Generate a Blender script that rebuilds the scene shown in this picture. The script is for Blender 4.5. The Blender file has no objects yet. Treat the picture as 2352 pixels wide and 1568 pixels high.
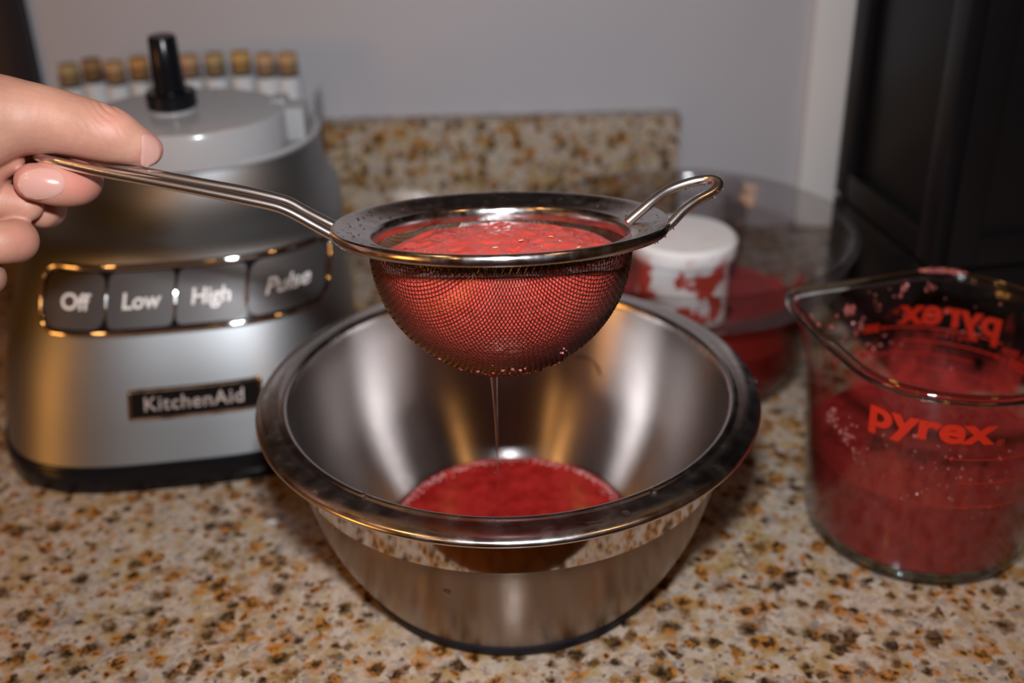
import bpy, bmesh, math, random
import numpy as np
from mathutils import Vector, Matrix, noise
from mathutils.bvhtree import BVHTree
random.seed(7); rng = np.random.default_rng(7)
sc = bpy.context.scene
col = sc.collection
PI = math.pi
sin, cos = math.sin, math.cos

# ------------------------------------------------------------------ camera
FPX, PITCH, ROLL, CAMZ = 2650.0, math.radians(28.07), math.radians(-1.43), .368
FW = Vector((0, cos(PITCH), -sin(PITCH)))
_r = Vector((1, 0, 0)); _u = _r.cross(FW)
R_ = cos(ROLL)*_r + sin(ROLL)*_u
U_ = -sin(ROLL)*_r + cos(ROLL)*_u
CP = Vector((0, 0, CAMZ))
cd = bpy.data.cameras.new('camera'); cam = bpy.data.objects.new('camera', cd); col.objects.link(cam)
cam.matrix_world = Matrix(((R_.x, U_.x, -FW.x, CP.x), (R_.y, U_.y, -FW.y, CP.y), (R_.z, U_.z, -FW.z, CP.z), (0, 0, 0, 1)))
cd.sensor_width = 36; cd.lens = FPX/2352*36; cd.clip_start = .01
cd.dof.use_dof = True; cd.dof.focus_distance = .425; cd.dof.aperture_fstop = 5.8
sc.camera = cam

def at(px, py, t):            # measured pixel + depth along the lens axis -> world point
    return CP + (R_*((px-1176)/FPX) - U_*((py-784)/FPX) + FW)*t

# ------------------------------------------------------------------ world, lights, exposure
w = bpy.data.worlds.new('world'); sc.world = w; w.use_nodes = True
bg = w.node_tree.nodes['Background']; bg.inputs[0].default_value = (1, .62, .36, 1); bg.inputs[1].default_value = .02
sc.view_settings.view_transform = 'Standard'; sc.view_settings.look = 'None'
sc.view_settings.exposure = 0; sc.view_settings.gamma = 1; sc.view_settings.use_curve_mapping = False
sc.cycles.use_denoising = True
sc.cycles.max_bounces = 14; sc.cycles.transparent_max_bounces = 24; sc.cycles.transmission_bounces = 12
sc.cycles.sample_clamp_indirect = 6

def area(name, loc, target, size, power, color, shape='RECTANGLE', size_y=None, spread=PI):
    l = bpy.data.lights.new(name, 'AREA'); l.shape = shape; l.size = size
    if size_y: l.size_y = size_y
    l.energy = power; l.color = color; l.spread = spread
    o = bpy.data.objects.new(name, l); col.objects.link(o); o.location = loc
    o.rotation_euler = (Vector(target)-Vector(loc)).to_track_quat('-Z', 'Y').to_euler()
    return o
flash_pos = CP + U_*.115 + R_*(-.004) - FW*.01
area('camera_flash', flash_pos, flash_pos + FW*.6 + U_*-.02, .05, 1.75, (.93, .96, 1.0), size_y=.03, spread=math.radians(115))
WARM = (1, .47, .14)
LAMPS = [(-.75, .05, 1.48, 2.4), (-.05, -.75, 1.48, .5), (.75, -.1, 1.48, 1.5), (-.95, -.95, 1.48, 1.6)]
for lx, ly, lz, p in LAMPS:
    area('ceiling_lamp_light', (lx, ly, lz-.012), (lx, ly, 0), .11, p, WARM, 'DISK')

# ------------------------------------------------------------------ material helpers
def mat(name, color=(.5, .5, .5), rough=.5, metal=0, **kw):
    m = bpy.data.materials.new(name); m.use_nodes = True
    b = m.node_tree.nodes['Principled BSDF']
    b.inputs['Base Color'].default_value = (*color, 1); b.inputs['Roughness'].default_value = rough
    b.inputs['Metallic'].default_value = metal
    for k, v in kw.items():
        b.inputs[k.replace('_', ' ')].default_value = v
    return m
class NT:
    def __init__(s, m): s.t = m.node_tree; s.b = s.t.nodes.get('Principled BSDF')
    def n(s, typ, **kw):
        x = s.t.nodes.new(typ)
        for k, v in kw.items():
            if k in x.inputs.keys(): x.inputs[k].default_value = v
            else: setattr(x, k, v)
        return x
    def l(s, a, b): s.t.links.new(a, b)
    def noise(s, scale, detail=2, rough=.5, dist=0, vec=None):
        x = s.n('ShaderNodeTexNoise'); x.inputs['Scale'].default_value = scale; x.inputs['Detail'].default_value = detail
        x.inputs['Roughness'].default_value = rough; x.inputs['Distortion'].default_value = dist
        s.l(vec if vec is not None else s.co(), x.inputs['Vector']); return x.outputs['Fac']
    def co(s):
        if not hasattr(s, '_co'): s._co = s.n('ShaderNodeTexCoord').outputs['Object']
        return s._co
    def ramp(s, fac, stops, interp='LINEAR'):
        x = s.n('ShaderNodeValToRGB'); x.color_ramp.interpolation = interp
        e = x.color_ramp.elements
        while len(e) < len(stops): e.new(.5)
        for q, (p, c) in zip(e, stops):
            q.position = p; q.color = (*c, 1) if len(c) == 3 else c
        s.l(fac, x.inputs[0]); return x.outputs['Color']
    def mix(s, fac, a, b):
        x = s.n('ShaderNodeMix', data_type='RGBA')
        for i, v in ((0, fac), (6, a), (7, b)):
            if isinstance(v, (int, float)): x.inputs[i].default_value = v
            elif isinstance(v, tuple): x.inputs[i].default_value = (*v, 1)
            else: s.l(v, x.inputs[i])
        return x.outputs[2]
    def math(s, op, a, b=0):
        x = s.n('ShaderNodeMath', operation=op)
        for i, v in ((0, a), (1, b)):
            if isinstance(v, (int, float)): x.inputs[i].default_value = v
            else: s.l(v, x.inputs[i])
        return x.outputs[0]
    def bump(s, h, strength, dist):
        x = s.n('ShaderNodeBump'); x.inputs['Strength'].default_value = strength; x.inputs['Distance'].default_value = dist
        s.l(h, x.inputs['Height']); s.l(x.outputs[0], s.b.inputs['Normal'])

def granite(name, k=1.0):
    m = mat(name, rough=.1); t = NT(m); co = t.co()
    nz = t.n('ShaderNodeTexNoise'); nz.inputs['Scale'].default_value = 250*k; nz.inputs['Detail'].default_value = 2; t.l(co, nz.inputs['Vector'])
    sub = t.n('ShaderNodeVectorMath', operation='SUBTRACT'); t.l(nz.outputs['Color'], sub.inputs[0]); sub.inputs[1].default_value = (.5, .5, .5)
    scl = t.n('ShaderNodeVectorMath', operation='SCALE'); t.l(sub.outputs[0], scl.inputs[0]); scl.inputs['Scale'].default_value = .0052/k
    add = t.n('ShaderNodeVectorMath', operation='ADD'); t.l(co, add.inputs[0]); t.l(scl.outputs[0], add.inputs[1]); dco = add.outputs[0]
    def vor(scale, feat='F1'):
        v = t.n('ShaderNodeTexVoronoi', feature=feat); v.inputs['Scale'].default_value = scale*k; t.l(dco, v.inputs['Vector']); return v
    def sep(v): q = t.n('ShaderNodeSeparateColor'); t.l(v.outputs['Color'], q.inputs[0]); return q
    W3 = (1, 1, 1); K3 = (0, 0, 0)
    # crystals: pinkish beige, milky grey, mauve grey, tan
    s1 = sep(vor(235))
    base = t.ramp(s1.outputs[0], [(0, (.53, .40, .30)), (.22, (.60, .49, .40)), (.36, (.50, .44, .38)), (.5, (.56, .42, .31)), (.60, (.27, .225, .21)), (.70, (.38, .32, .29)), (.80, (.50, .34, .15)), (.92, (.64, .56, .46)), (1, (.36, .29, .25))])
    s1b = sep(vor(520))
    fine = t.ramp(s1b.outputs[1], [(0, (.34, .27, .23)), (.3, (.56, .44, .34)), (.62, (.62, .53, .44)), (.85, (.48, .36, .22)), (1, (.25, .20, .18))])
    base = t.mix(t.ramp(t.noise(170*k, 2), [(.40, K3), (.60, (.75,)*3)]), base, fine)
    gr = t.noise(900*k, 3, .7); base = t.mix(t.ramp(gr, [(.30, (.35,)*3), (.45, K3)]), base, (.26, .20, .16))
    big = t.noise(30*k, 3, .6); mid = t.noise(75*k, 3, .6)
    # yellow-olive stain halos
    hal = t.ramp(t.math('ADD', mid, t.math('MULTIPLY', big, .5)), [(.77, K3), (.88, (.65,)*3)])
    c = t.mix(hal, base, (.42, .27, .08))
    # rusty orange clusters of two sizes with black mica hearts
    n3 = t.noise(430*k, 3, .65)
    for sc_, thr, d1, ch, wt in ((120, .56, .80, 0, 1.0), (215, .68, .70, 1, .6)):
        v2 = vor(sc_); s2 = sep(v2); ds = t.math('ADD', v2.outputs['Distance'], t.math('MULTIPLY', t.math('SUBTRACT', n3, .5), .55))
        sel = t.math('ADD', s2.outputs[ch], t.math('MULTIPLY', t.math('SUBTRACT', mid, .5), wt))
        fo = t.math('MULTIPLY', t.ramp(sel, [(thr, K3), (thr+.05, W3)]), t.ramp(ds, [(d1*.45, W3), (d1, K3)]))
        c = t.mix(t.math('MULTIPLY', fo, .92), c, t.ramp(s2.outputs[2], [(.2, (.50, .19, .022)), (.5, (.30, .13, .02)), (.8, (.12, .055, .015))]))
        fc = t.math('MULTIPLY', t.ramp(sel, [(thr+.08, K3), (thr+.12, W3)]), t.ramp(ds, [(d1*.35, W3), (d1*.62, K3)]))
        fc = t.math('MULTIPLY', fc, t.ramp(t.noise(340*k, 2), [(.40, K3), (.50, W3)]))
        c = t.mix(t.math('MULTIPLY', fc, .95), c, (.016, .010, .006))
    v3 = vor(330); s3 = sep(v3)
    sp = t.math('MULTIPLY', t.ramp(s3.outputs[2], [(.85, K3), (.88, W3)]), t.ramp(v3.outputs['Distance'], [(.15, W3), (.45, K3)]))
    c = t.mix(t.math('MULTIPLY', sp, .85), c, (.06, .045, .035))
    c = t.mix(.17, c, (.05, .035, .025))
    t.l(c, t.b.inputs['Base Color'])
    t.l(t.ramp(t.noise(300, 2), [(.3, (.06,)*3), (.7, (.14,)*3)]), t.b.inputs['Roughness'])
    return m
M = {}
M['granite'] = granite('polished_granite', .93)
M['wall'] = mat('grey_wall_paint', (.46, .435, .455), .6); t = NT(M['wall']); t.bump(t.noise(900, 3), .12, .0006)
M['trim'] = mat('white_trim_paint', (.78, .74, .72), .35)
M['dark'] = mat('dark_door_paint', (.018, .018, .024), .35)
M['brown_dark'] = mat('dark_brown_paint', (.045, .036, .03), .4)
M['ceiling'] = mat('ceiling_paint', (.30, .27, .25), .8)
M['floor'] = mat('floor_boards', (.2, .1, .05), .4); t = NT(M['floor']); t.l(t.ramp(t.noise(9, 4), [(.3, (.12, .06, .03)), (.7, (.3, .16, .08))]), t.b.inputs['Base Color'])
M['room'] = mat('room_wall_paint', (.20, .15, .12), .7)
M['black_gloss'] = mat('black_lacquer', (.008, .007, .008), .30, Specular_IOR_Level=.25)
M['black_plastic'] = mat('black_plastic', (.006, .006, .008), .22, Specular_IOR_Level=.25)
M['rubber'] = mat('blue_black_silicone', (.006, .007, .013), .6, Specular_IOR_Level=.2)
def grain(m, scale, strength, dist, ax=(1, 1, 25)):
    t = NT(m); mp = t.n('ShaderNodeMapping'); t.l(t.co(), mp.inputs[0]); mp.inputs['Scale'].default_value = ax
    t.bump(t.noise(scale, 3, .6, 0, mp.outputs[0]), strength, dist)
def brushed(name, color, rough, aniso, rot=.25, grn=None):
    m = mat(name, color, rough, 1.0, Anisotropic=aniso, Anisotropic_Rotation=rot)
    t = NT(m); tg = t.n('ShaderNodeTangent', direction_type='RADIAL', axis='Z'); t.l(tg.outputs[0], t.b.inputs['Tangent'])
    if grn: grain(m, *grn)
    return m
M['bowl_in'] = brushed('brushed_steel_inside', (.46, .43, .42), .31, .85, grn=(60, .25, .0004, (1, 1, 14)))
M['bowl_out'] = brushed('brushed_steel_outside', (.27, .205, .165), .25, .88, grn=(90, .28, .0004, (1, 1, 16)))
M['mirror'] = mat('polished_steel', (.66, .62, .60), .07, 1); t = NT(M['mirror']); t.bump(t.noise(45, 2), .10, .0012)
M['rim'] = mat('polished_steel_rim', (.60, .56, .55), .16, 1); t = NT(M['rim']); t.l(t.ramp(t.noise(120, 3), [(.35, (.17,)*3), (.7, (.30,)*3)]), t.b.inputs['Roughness'])
M['ring'] = mat('steel_ring', (.55, .52, .51), .2, 1); t = NT(M['ring']); t.l(t.ramp(t.noise(200, 3), [(.3, (.13,)*3), (.7, (.28,)*3)]), t.b.inputs['Roughness'])
M['rod'] = mat('steel_rod', (.85, .83, .82), .23, 1); grain(M['rod'], 900, .12, .0002, (.3, 1, 1))
M['wire'] = mat('steel_wire', (.26, .22, .21), .30, 1)
M['chrome'] = mat('chrome', (.85, .84, .83), .06, 1)
M['proc'] = brushed('satin_silver_metal', (.30, .31, .32), .48, .2, grn=(400, .1, .0002, (1, 1, 4)))
M['button'] = mat('dark_metal_button', (.060, .053, .053), .42, .25)
M['grey_plastic'] = mat('grey_plastic', (.36, .36, .37), .16)
M['print_white'] = mat('white_print', (.75, .72, .70), .35)
M['badge_letters'] = mat('brushed_letter_metal', (.62, .52, .48), .42, .7)
M['badge_black'] = mat('black_enamel', (.008, .007, .007), .12)
M['cork'] = mat('cork', (.5, .27, .1), .8); t = NT(M['cork']); t.l(t.ramp(t.noise(500, 4), [(.35, (.42, .23, .09)), (.65, (.56, .33, .14))]), t.b.inputs['Base Color'])
M['cork_dark'] = mat('dark_cork', (.26, .13, .05), .8)
M['label'] = mat('paper_label', (.62, .64, .66), .7)
M['spice'] = mat('ground_spice', (.16, .12, .09), .9)
M['red_print'] = mat('red_print', (.50, .018, .005), .4)
M['hub'] = mat('white_plastic', (.80, .78, .79), .35, Subsurface_Weight=.15); t = NT(M['hub'])
_z = t.n('ShaderNodeSeparateXYZ'); t.l(t.co(), _z.inputs[0])
_f = t.ramp(t.math('ADD', t.noise(52, 4, .55), t.math('MULTIPLY', _z.outputs['Z'], -1.6)), [(.40, (0, 0, 0)), (.425, (1, 1, 1))])
_f = t.math('MULTIPLY', _f, t.ramp(_z.outputs['Z'], [(.070, (1, 1, 1)), (.082, (0, 0, 0))]))
_g = t.ramp(t.noise(70, 3), [(.57, (0, 0, 0)), (.70, (.75,)*3)])
_g = t.math('MULTIPLY', _g, t.ramp(_z.outputs['Z'], [(.084, (0, 0, 0)), (.090, (1, 1, 1))]))
t.l(t.mix(t.math('MAXIMUM', _f, _g), (.80, .78, .79), (.50, .07, .05)), t.b.inputs['Base Color'])

def glassy(name, tint=(.97, .97, .97), rough=.02, refl=1.0, ior=1.5):
    """clear thin wall: light passes straight, the surface mirrors by Fresnel"""
    m = bpy.data.materials.new(name); m.use_nodes = True; t = NT(m); nt = m.node_tree; nt.nodes.remove(t.b)
    tr = t.n('ShaderNodeBsdfTransparent'); tr.inputs[0].default_value = (*tint, 1)
    gl = t.n('ShaderNodeBsdfGlossy'); gl.inputs['Roughness'].default_value = rough; gl.inputs[0].default_value = (refl, refl, refl, 1)
    lw = t.n('ShaderNodeLayerWeight'); lw.inputs['Blend'].default_value = .5
    fr = t.math('ADD', .022, t.math('MULTIPLY', .75, t.math('POWER', lw.outputs['Facing'], 5.0)))
    mx = t.n('ShaderNodeMixShader'); t.l(fr, mx.inputs[0]); t.l(tr.outputs[0], mx.inputs[1]); t.l(gl.outputs[0], mx.inputs[2])
    t.l(mx.outputs[0], nt.nodes['Material Output'].inputs['Surface']); return m
M['glass'] = glassy('clear_glass', (.93, .94, .935))
M['plastic_clear'] = glassy('clear_plastic', (.82, .80, .80), .06)
M['tube_glass'] = glassy('tube_glass', (.85, .86, .88), .08)
M['rim_glass'] = mat('solid_rim_glass', (.90, .97, .95), .03, Transmission_Weight=1, IOR=1.5)
M['water'] = mat('clear_water', (1, .97, .97), .02, Transmission_Weight=1, IOR=1.33)
M['stream'] = mat('thin_pink_juice', (1, .80, .80), .04, Transmission_Weight=1, IOR=1.34)
def juice(name, c, rough, sss=.35, bs=0, bstr=.3, bd=.0005, var=.25, coat=.5):
    m = mat(name, c, rough, Subsurface_Weight=sss, Subsurface_Radius=(1, .25, .2), Subsurface_Scale=.004, Coat_Weight=coat, Coat_Roughness=.06)
    t = NT(m); d = tuple(x*(1-var) for x in c); e = tuple(min(1, x*(1+var)+.01) for x in c)
    t.l(t.ramp(t.noise(130, 4, .6), [(.32, d), (.68, e)]), t.b.inputs['Base Color'])
    if bs: t.bump(t.noise(bs, 4, .6), bstr, bd)
    return m
M['pulp'] = juice('red_fruit_pulp', (.64, .066, .046), .28, .3, 700, .35, .0007, .15)
M['juice'] = juice('red_juice', (.33, .012, .010), .07, .25)
M['juice_jug'] = juice('red_juice_in_jug', (.22, .009, .009), .35, .3, 260, .2, .0006, .2, 0)
M['foam'] = mat('pink_foam', (.62, .33, .32), .35, Subsurface_Weight=.3, Subsurface_Scale=.003); t = NT(M['foam']); t.bump(t.noise(1500, 3), .7, .0006)
M['pulp_bit'] = mat('pale_pulp_bit', (.46, .12, .11), .15, Subsurface_Weight=.4, Subsurface_Scale=.003, Transmission_Weight=.25)
def film(name, color, scale, lo, hi, zlo, zhi, amax=.9, front=0.0):
    """smears of juice dried on a wall: patches by noise, thicker towards the liquid"""
    m = bpy.data.materials.new(name); m.use_nodes = True; t = NT(m); nt = m.node_tree
    t.b.inputs['Base Color'].default_value = (*color, 1); t.b.inputs['Roughness'].default_value = .22
    z = t.n('ShaderNodeSeparateXYZ'); t.l(t.co(), z.inputs[0])
    grad = t.n('ShaderNodeMapRange'); t.l(z.outputs['Z'], grad.inputs[0]); grad.inputs[1].default_value = zlo; grad.inputs[2].default_value = zhi
    grad.inputs[3].default_value = 1; grad.inputs[4].default_value = 0
    mp = t.n('ShaderNodeMapping'); t.l(t.co(), mp.inputs[0]); mp.inputs['Scale'].default_value = (1, 1, .45)
    f = t.math('ADD', t.noise(scale, 4, .55, 0, mp.outputs[0]), t.math('MULTIPLY', grad.outputs[0], .5))
    if front: f = t.math('ADD', f, t.math('MULTIPLY', z.outputs['Y'], -front))
    a = t.math('MULTIPLY', t.ramp(f, [(lo, (0, 0, 0)), (hi, (1, 1, 1))]), amax)
    t.l(a, t.b.inputs['Alpha']); return m
M['film'] = film('juice_smears', (.36, .03, .025), 70, .62, .98, .050, .088, .75)
M['film_bowl'] = film('juice_smears_bowl', (.36, .025, .018), 50, .80, .98, .040, .085, .9, 5.5)
M['skin'] = mat('skin', (.54, .29, .21), .50, Subsurface_Weight=.22, Subsurface_Radius=(1, .35, .18), Subsurface_Scale=.006, Specular_IOR_Level=.45)
t = NT(M['skin']); at_ = t.n('ShaderNodeAttribute', attribute_name='flush')
sk = t.ramp(t.noise(60, 4, .6), [(.3, (.44, .215, .150)), (.7, (.57, .30, .215))])
t.l(t.mix(at_.outputs['Fac'], sk, (.62, .22, .17)), t.b.inputs['Base Color'])
_v = t.n('ShaderNodeTexVoronoi', feature='DISTANCE_TO_EDGE'); _v.inputs['Scale'].default_value = 1500; t.l(t.co(), _v.inputs['Vector'])
t.bump(t.math('ADD', t.math('MULTIPLY', _v.outputs['Distance'], 1.0), t.noise(700, 3)), .22, .0004)
M['nail'] = mat('fingernail', (.62, .33, .28), .2, Subsurface_Weight=.3, Subsurface_Radius=(1, .4, .3), Subsurface_Scale=.003, Coat_Weight=.3)
M['lamp_trim'] = mat('lamp_trim', (.6, .5, .4), .4)
M['glow'] = mat('warm_lamp_glass', (1, .8, .6), .4, Emission_Color=(1, .42, .08, 1), Emission_Strength=7.5)

# ------------------------------------------------------------------ mesh helpers
def obj(name, verts, faces, m, parent=None, smooth=True, loc=None, **props):
    me = bpy.data.meshes.new(name); me.from_pydata([tuple(v) for v in verts], [], [tuple(f) for f in faces])
    for mm in (m if isinstance(m, (list, tuple)) else [m]): me.materials.append(mm)
    me.update(calc_edges=True)
    bm = bmesh.new(); bm.from_mesh(me); bmesh.ops.recalc_face_normals(bm, faces=bm.faces); bm.to_mesh(me); bm.free()
    if smooth:
        me.polygons.foreach_set('use_smooth', [True]*len(me.polygons))
        me.set_sharp_from_angle(angle=math.radians(38))
    o = bpy.data.objects.new(name, me); col.objects.link(o)
    if parent is not None: o.parent = parent
    if loc is not None: o.location = loc
    for k, v in props.items(): o[k] = v
    return o
def empty(name, loc=(0, 0, 0), rot=(0, 0, 0), **props):
    o = bpy.data.objects.new(name, None); col.objects.link(o); o.location = loc; o.rotation_euler = rot
    o.empty_display_size = .02
    for k, v in props.items(): o[k] = v
    return o
def lathe(prof, n=96, closed=False, a0=0.0, c=(0, 0)):
    V, F = [], []; m = len(prof)
    for i in range(n):
        a = a0 + 2*PI*i/n
        for r, z in prof: V.append((c[0]+r*cos(a), c[1]+r*sin(a), z))
    for i in range(n):
        j = (i+1) % n
        for k in range(m if closed else m-1):
            k2 = (k+1) % m
            F.append((i*m+k, j*m+k, j*m+k2, i*m+k2))
    return V, F
def smooth_prof(pts, k=4):
    out = []
    P = [pts[0]]+list(pts)+[pts[-1]]
    for i in range(1, len(P)-2):
        p0, p1, p2, p3 = (np.array(q, float) for q in P[i-1:i+3])
        for s in range(k):
            t = s/k; out.append(tuple(.5*((2*p1)+(-p0+p2)*t+(2*p0-5*p1+4*p2-p3)*t*t+(-p0+3*p1-3*p2+p3)*t**3)))
    out.append(tuple(pts[-1])); return out
def tube(path, rad, n=10, caps=True, flat=1.0, closed=False):
    P = [Vector(p) for p in path]; N = len(P); V, F = [], []
    if not callable(rad):
        rr = rad if isinstance(rad, (list, tuple, np.ndarray)) else [rad]*N
        rad = lambda i: rr[i]
    tn = [(P[(i+1) % N if closed else min(i+1, N-1)]-P[(i-1) % N if closed else max(i-1, 0)]).normalized() for i in range(N)]
    up = Vector((0, 0, 1)) if abs(tn[0].z) < .9 else Vector((0, 1, 0))
    nrm = (up - tn[0]*up.dot(tn[0])).normalized()
    for i in range(N):
        nrm = (nrm - tn[i]*nrm.dot(tn[i])).normalized(); b = tn[i].cross(nrm)
        for k in range(n):
            a = 2*PI*k/n; V.append(P[i] + (nrm*cos(a)*flat + b*sin(a))*rad(i))
    for i in range(N if closed else N-1):
        j = (i+1) % N
        for k in range(n):
            k2 = (k+1) % n; F.append((i*n+k, i*n+k2, j*n+k2, j*n+k))
    if caps and not closed:
        F.append(list(range(n))[::-1]); F.append([(N-1)*n+k for k in range(n)])
    return V, F
def spline(pts, k=8):
    P = [pts[0]]+list(pts)+[pts[-1]]; out = []
    for i in range(1, len(P)-2):
        p0, p1, p2, p3 = (np.array(q, float) for q in P[i-1:i+3])
        for s in range(k):
            t = s/k; out.append(.5*((2*p1)+(-p0+p2)*t+(2*p0-5*p1+4*p2-p3)*t*t+(-p0+3*p1-3*p2+p3)*t**3))
    out.append(np.array(pts[-1], float)); return out
def boxm(x0, x1, y0, y1, z0, z1, bev=0.0):
    bm = bmesh.new(); bmesh.ops.create_cube(bm, size=1)
    for v in bm.verts: v.co = Vector((x0+(v.co.x+.5)*(x1-x0), y0+(v.co.y+.5)*(y1-y0), z0+(v.co.z+.5)*(z1-z0)))
    if bev: bmesh.ops.bevel(bm, geom=list(bm.edges), offset=bev, segments=2, profile=.6, affect='EDGES')
    bm.verts.index_update(); V = [v.co.copy() for v in bm.verts]; F = [[v.index for v in f.verts] for f in bm.faces]; bm.free(); return V, F
def join(*parts):
    V, F = [], []
    for v, f in parts:
        o = len(V); V += list(v); F += [[i+o for i in q] for q in f]
    return V, F
def blob(c, r, sq=(1, 1, 1), seg=10, ring=7, jit=0.0):
    V, F = [], []; c = Vector(c)
    for i in range(ring+1):
        th = PI*i/ring
        for k in range(seg):
            ph = 2*PI*k/seg; d = Vector((sin(th)*cos(ph), sin(th)*sin(ph), cos(th)))
            q = 1 + (jit*noise.noise(d*1.7+c*300) if jit else 0)
            V.append(c + Vector((d.x*r*sq[0]*q, d.y*r*sq[1]*q, d.z*r*sq[2]*q)))
    for i in range(ring):
        for k in range(seg):
            k2 = (k+1) % seg; F.append((i*seg+k, i*seg+k2, (i+1)*seg+k2, (i+1)*seg+k))
    return V, F
def text_geo(s, size, bold=0.0, extrude=0.0, shear=0.0, spacing=1.0, align='CENTER'):
    cu = bpy.data.curves.new('lettering', 'FONT'); cu.body = s; cu.size = size; cu.offset = bold; cu.extrude = extrude
    cu.shear = shear; cu.space_character = spacing; cu.align_x = align; cu.align_y = 'CENTER'; cu.resolution_u = 4
    o = bpy.data.objects.new('lettering', cu); col.objects.link(o)
    dg = bpy.context.evaluated_depsgraph_get(); me = o.evaluated_get(dg).to_mesh()
    V = [tuple(v.co) for v in me.vertices]; F = [tuple(p.vertices) for p in me.polygons]
    o.evaluated_get(dg).to_mesh_clear(); bpy.data.objects.remove(o); bpy.data.curves.remove(cu)
    return V, F
def wrap(geo, f): return [f(*v) for v in geo[0]], geo[1]

# ================================================================== SETTING
WY = .885      # back wall
def st(name, g, m, **kw): return obj(name, g[0], g[1], m, kind='structure', **kw)
st('wall_back', boxm(-.357, .2335, WY, WY+.1, -.91, 1.5), M['wall'])
st('wall_left', boxm(-1.6, -1.5, -2.2, 1.0, -.91, 1.5), M['room'])
st('wall_right', boxm(1.6, 1.7, -2.2, 1.0, -.91, 1.5), M['room'])
st('wall_front', boxm(-1.6, 1.7, -2.3, -2.2, -.91, 1.5), M['room'])
st('wall_back_side', boxm(-1.6, -.45, WY+.03, WY+.1, -.91, 1.5), M['room'])
st('wall_back_end', boxm(.27, 1.7, WY+.03, WY+.1, -.91, 1.5), M['brown_dark'])
st('floor', boxm(-1.7, 1.8, -2.3, 1.0, -1.0, -.91), M['floor'])
st('ceiling', boxm(-1.7, 1.8, -2.3, 1.0, 1.5, 1.6), M['ceiling'])
st('unseen_cupboards', boxm(-1.5, 1.1, .54, WY+.02, .385, 1.3, .003), M['brown_dark'])     # wall cupboards above the frame, added unseen and hung low for dark reflections
st('trim_1', boxm(.2335, .268, WY-.010, WY+.1, .0, 1.5, .003), M['trim'])
# dark door casing at the left end of the wall
e = empty('door_1', (-.375, WY, 0)); e['kind'] = 'structure'
obj('door_frame', *boxm(-.018, .017, -.008, .09, 0, 1.5, .002), M['dark'], e)
obj('door_edge', *boxm(-.031, -.018, -.004, .09, 0, 1.5, .002), M['brown_dark'], e)
obj('door_trim', *boxm(-.066, -.031, -.006, .09, 0, 1.5, .002), M['trim'], e)

lp = empty('floor_lamp', (-1.22, -.22, -.91), label='standing lamp with warm glowing drum shade left of the worktop', category='lamp')
obj('lamp_base', *lathe([(0, 0), (.14, 0), (.14, .015), (.02, .03), (.012, .04)], 40), M['dark'], lp)
obj('lamp_pole', *lathe([(.012, .03), (.012, 1.1)], 16), M['dark'], lp)
obj('lamp_shade', *lathe([(.17, 1.02), (.14, 1.36)], 48), M['glow'], lp)
ct = obj('granite_countertop', *boxm(-1.1, 1.1, .30, WY-.001, -.03, 0, .002), M['granite'], label='polished speckled brown and beige granite countertop under all the bowls', category='countertop')
obj('granite_backsplash', *boxm(-1.1, .1345, WY-.021, WY-.001, .0005, .1, .0015), M['granite'], label='low upright granite backsplash slab against the grey wall', category='backsplash')

for i, (lx, ly, lz, p) in enumerate(LAMPS):
    cl = empty('ceiling_lamp', (lx, ly, 1.5), label='round recessed warm ceiling lamp '+['over the left end of the worktop', 'behind the viewpoint', 'over the right end of the worktop', 'in the far left corner of the room'][i], category='lamp', group='recessed ceiling lamps')
    obj('lamp_ring', *lathe([(.062, -.004), (.078, -.006), (.082, -.001), (.082, 0), (.062, 0)], 40, True), M['lamp_trim'], cl)

# black cabinet with recessed panels, behind the jug
A = Vector((.2195, .74, 0)); B = Vector((.2425, .60, 0))
ang = math.atan2(A.y-B.y, A.x-B.x)            # direction of the side face
cab = empty('black_cabinet', (B.x, B.y, .0005), (0, 0, ang-PI/2), label='tall glossy black cabinet standing behind the glass jug', category='cabinet')
obj('body', *boxm(.006, .62, .006, .137, 0, .75, .002), M['black_gloss'], cab)
def frame_panel(parent, x0, x1, y0, y1, z0, z1, axis):
    # raised stile-and-rail frame; axis 'x' = face towards -x, 'y' = face towards -y
    bw = .018
    def bb(a0, a1, c0, c1):
        return boxm(0, .006, a0, a1, c0, c1, .0012) if axis == 'x' else boxm(a0, a1, 0, .006, c0, c1, .0012)
    a0, a1 = (y0, y1) if axis == 'x' else (x0, x1)
    g = join(bb(a0, a0+bw, z0, z1), bb(a1-bw, a1, z0, z1), bb(a0+bw, a1-bw, z0, z0+bw), bb(a0+bw, a1-bw, z1-bw, z1))
    return obj('panel_frame', *g, M['black_gloss'], parent)
for z0, z1 in ((.002, .083), (.086, .40), (.403, .748)):
    frame_panel(cab, 0, 0, .004, .136, z0, z1, 'x')
    d = frame_panel(cab, .008, .30, 0, 0, z0, z1, 'y'); d.name = 'door'
    d = frame_panel(cab, .303, .61, 0, 0, z0, z1, 'y'); d.name = 'door'

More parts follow.
